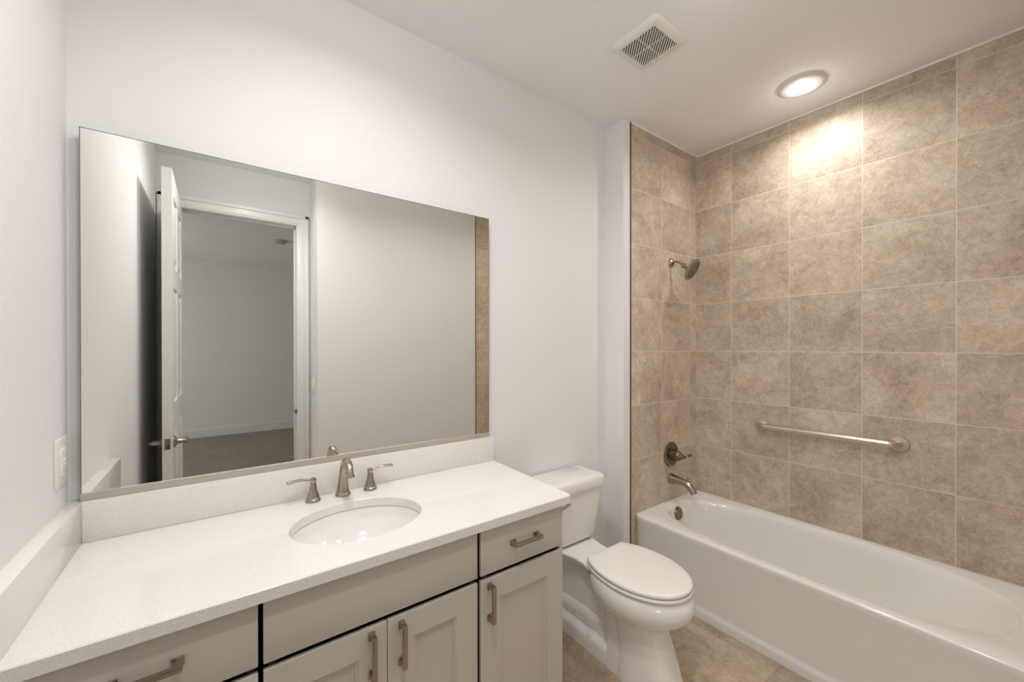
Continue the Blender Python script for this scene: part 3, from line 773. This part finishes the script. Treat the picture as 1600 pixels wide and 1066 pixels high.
gb = thing('grab_bar', 'satin steel grab bar on the long tiled wall above the tub', 'grab bar', (XR, -0.84, Z(-0.487)))
GY0, GY1, GZ = -0.528, -1.156, Z(-0.488)
bm = bmesh.new()
g = 0.056
P = []
P += [(XR - 0.004, GY0, GZ), (XR - 0.018, GY0, GZ)]
for k in range(1, 9):
    t = k / 8 * pi / 2; P.append((XR - 0.018 - 0.038 * sin(t), GY0 - 0.038 * (1 - cos(t)), GZ))
for k in range(0, 9):
    t = k / 8 * pi / 2; P.append((XR - 0.056 + 0.038 * (1 - cos(t)), GY1 + 0.038 - 0.038 * sin(t), GZ))
P += [(XR - 0.004, GY1, GZ)]
tube(bm, P, 0.0162, 20)
obj('bar', bm, STEEL, gb)
for gy in (GY0, GY1):
    bm = bmesh.new(); lathe(bm, [(0.0405, 0), (0.0405, 0.006), (0.037, 0.011), (0.024, 0.0125), (0.0165, 0.013)], (XR, gy, GZ), (-1, 0, 0), 40)
    obj('flange', bm, STEEL, gb)

# ------------------------------------------------------------------ ceiling fittings
VX, VY, VH = 1.551, -0.540, 0.119
ev = thing('exhaust_vent', 'square white exhaust fan grille on the ceiling', 'vent', (VX, VY, HC))
bm = bmesh.new()
q = lambda h, z: rrect(z, VX - h, VX + h, VY - h, VY + h, 0.018 if h > 0.1 else 0.002, 5)
loft(bm, [q(VH, HC), q(VH, HC - 0.006), q(VH - 0.006, HC - 0.013), q(VH - 0.02, HC - 0.017), q(0.087, HC - 0.018), q(0.086, HC - 0.008), q(0.086, HC - 0.001)], False, False)
obj('frame', bm, PLAST, ev, angle=30)
obj('fan_opening', B(VX - 0.086, VX + 0.086, VY - 0.086, VY + 0.086, HC - 0.004, HC - 0.001), DARK, ev, smooth=False)
bm = bmesh.new(); R = 0.087; N = 24; pit = 4 * R / N / math.sqrt(2) * 1.0
def diag_bar(bm, cdiag, w, s, z0, z1, half):
    """bar along direction (1, s)/sqrt2 at offset cdiag, clipped to the square half"""
    d = Vector((1, s, 0)).normalized(); nn = Vector((-s, 1, 0)).normalized()
    ts = []
    for off in (cdiag - w / 2, cdiag + w / 2):
        lo, hi = -9, 9
        for ax in (0, 1):
            t1 = (-half - nn[ax] * off) / d[ax]; t2 = (half - nn[ax] * off) / d[ax]
            lo = max(lo, min(t1, t2)); hi = min(hi, max(t1, t2))
        if hi - lo < 0.002: return
        ts.append((off, lo, hi))
    c = Vector((VX, VY, 0)); v = []
    for off, lo, hi in ts:
        for t in (lo, hi): v.append(c + nn * off + d * t)
    lo_ = [(p.x, p.y, z0) for p in (v[0], v[1], v[3], v[2])]; hi_ = [(p.x, p.y, z1) for p in (v[0], v[1], v[3], v[2])]
    loft(bm, [lo_, hi_], True, True)
for k in range(-N // 2, N // 2 + 1):
    diag_bar(bm, k * pit, pit * 0.50, 1, HC - 0.0172, HC - 0.0150, R)
box(bm, VX - R, VX + R, VY - 0.0012, VY + 0.0012, HC - 0.0165, HC - 0.0145); box(bm, VX - 0.0012, VX + 0.0012, VY - R, VY + R, HC - 0.0165, HC - 0.0145)
obj('louvers', bm, PLAST, ev, smooth=False)

def downlight(x, y, label, power, glow, color, spread=152):   # glow: share of power in an added point light that brightens walls and ceiling
    r = thing('recessed_light', label, 'ceiling light', (x, y, HC), 'recessed ceiling lights')
    bm = bmesh.new()
    lathe(bm, [(0.103, 0.0), (0.103, -0.004), (0.098, -0.010), (0.084, -0.014), (0.066, -0.015), (0.062, -0.012), (0.061, -0.006)], (x, y, HC), (0, 0, 1), 48)
    obj('trim_ring', bm, PLAST, r)
    bm = bmesh.new(); lathe(bm, [(0.0615, -0.001), (0.0615, -0.007), (0.045, -0.010), (0.001, -0.012)], (x, y, HC), (0, 0, 1), 40)
    obj('lens', bm, LENS, r)
    l = area_light('lamp_glow', (x, y, HC - 0.020), (0, 0, 0), 0.13, 0.13, power * (1 - glow), color, 'DISK', radians(spread))
    l.parent = r; l.location = (0, 0, -0.020)
    pl = bpy.data.lights.new('side_fill', 'POINT'); pl.energy = power * glow; pl.color = color; pl.shadow_soft_size = 0.03
    po = bpy.data.objects.new('side_fill', pl); COL.objects.link(po); po.parent = r; po.location = (0, 0, -0.055)
    return r
downlight(2.432, -0.838, 'lit round recessed light on the ceiling above the bathtub', TUB_POWER, 0.07, LIGHT_COLOR, 162)
downlight(0.36, -0.72, 'lit round recessed light on the ceiling above the vanity sink', VANITY_POWER, 0.26, LIGHT_COLOR)
downlight(0.22, -1.30, 'added round recessed fill light on the ceiling of the entry, in front of the doorway', ENTRY_FILL_POWER, 0.33, (1.0, 0.98, 0.96))  # added lamp out of view, brightens the doorway recess and ceiling
downlight(1.42, -0.98, 'added round recessed fill light on the ceiling above the open floor in front of the toilet', ROOM_FILL_POWER, 0.2, LIGHT_COLOR)  # added lamp out of view, lifts the tub, tile and floor
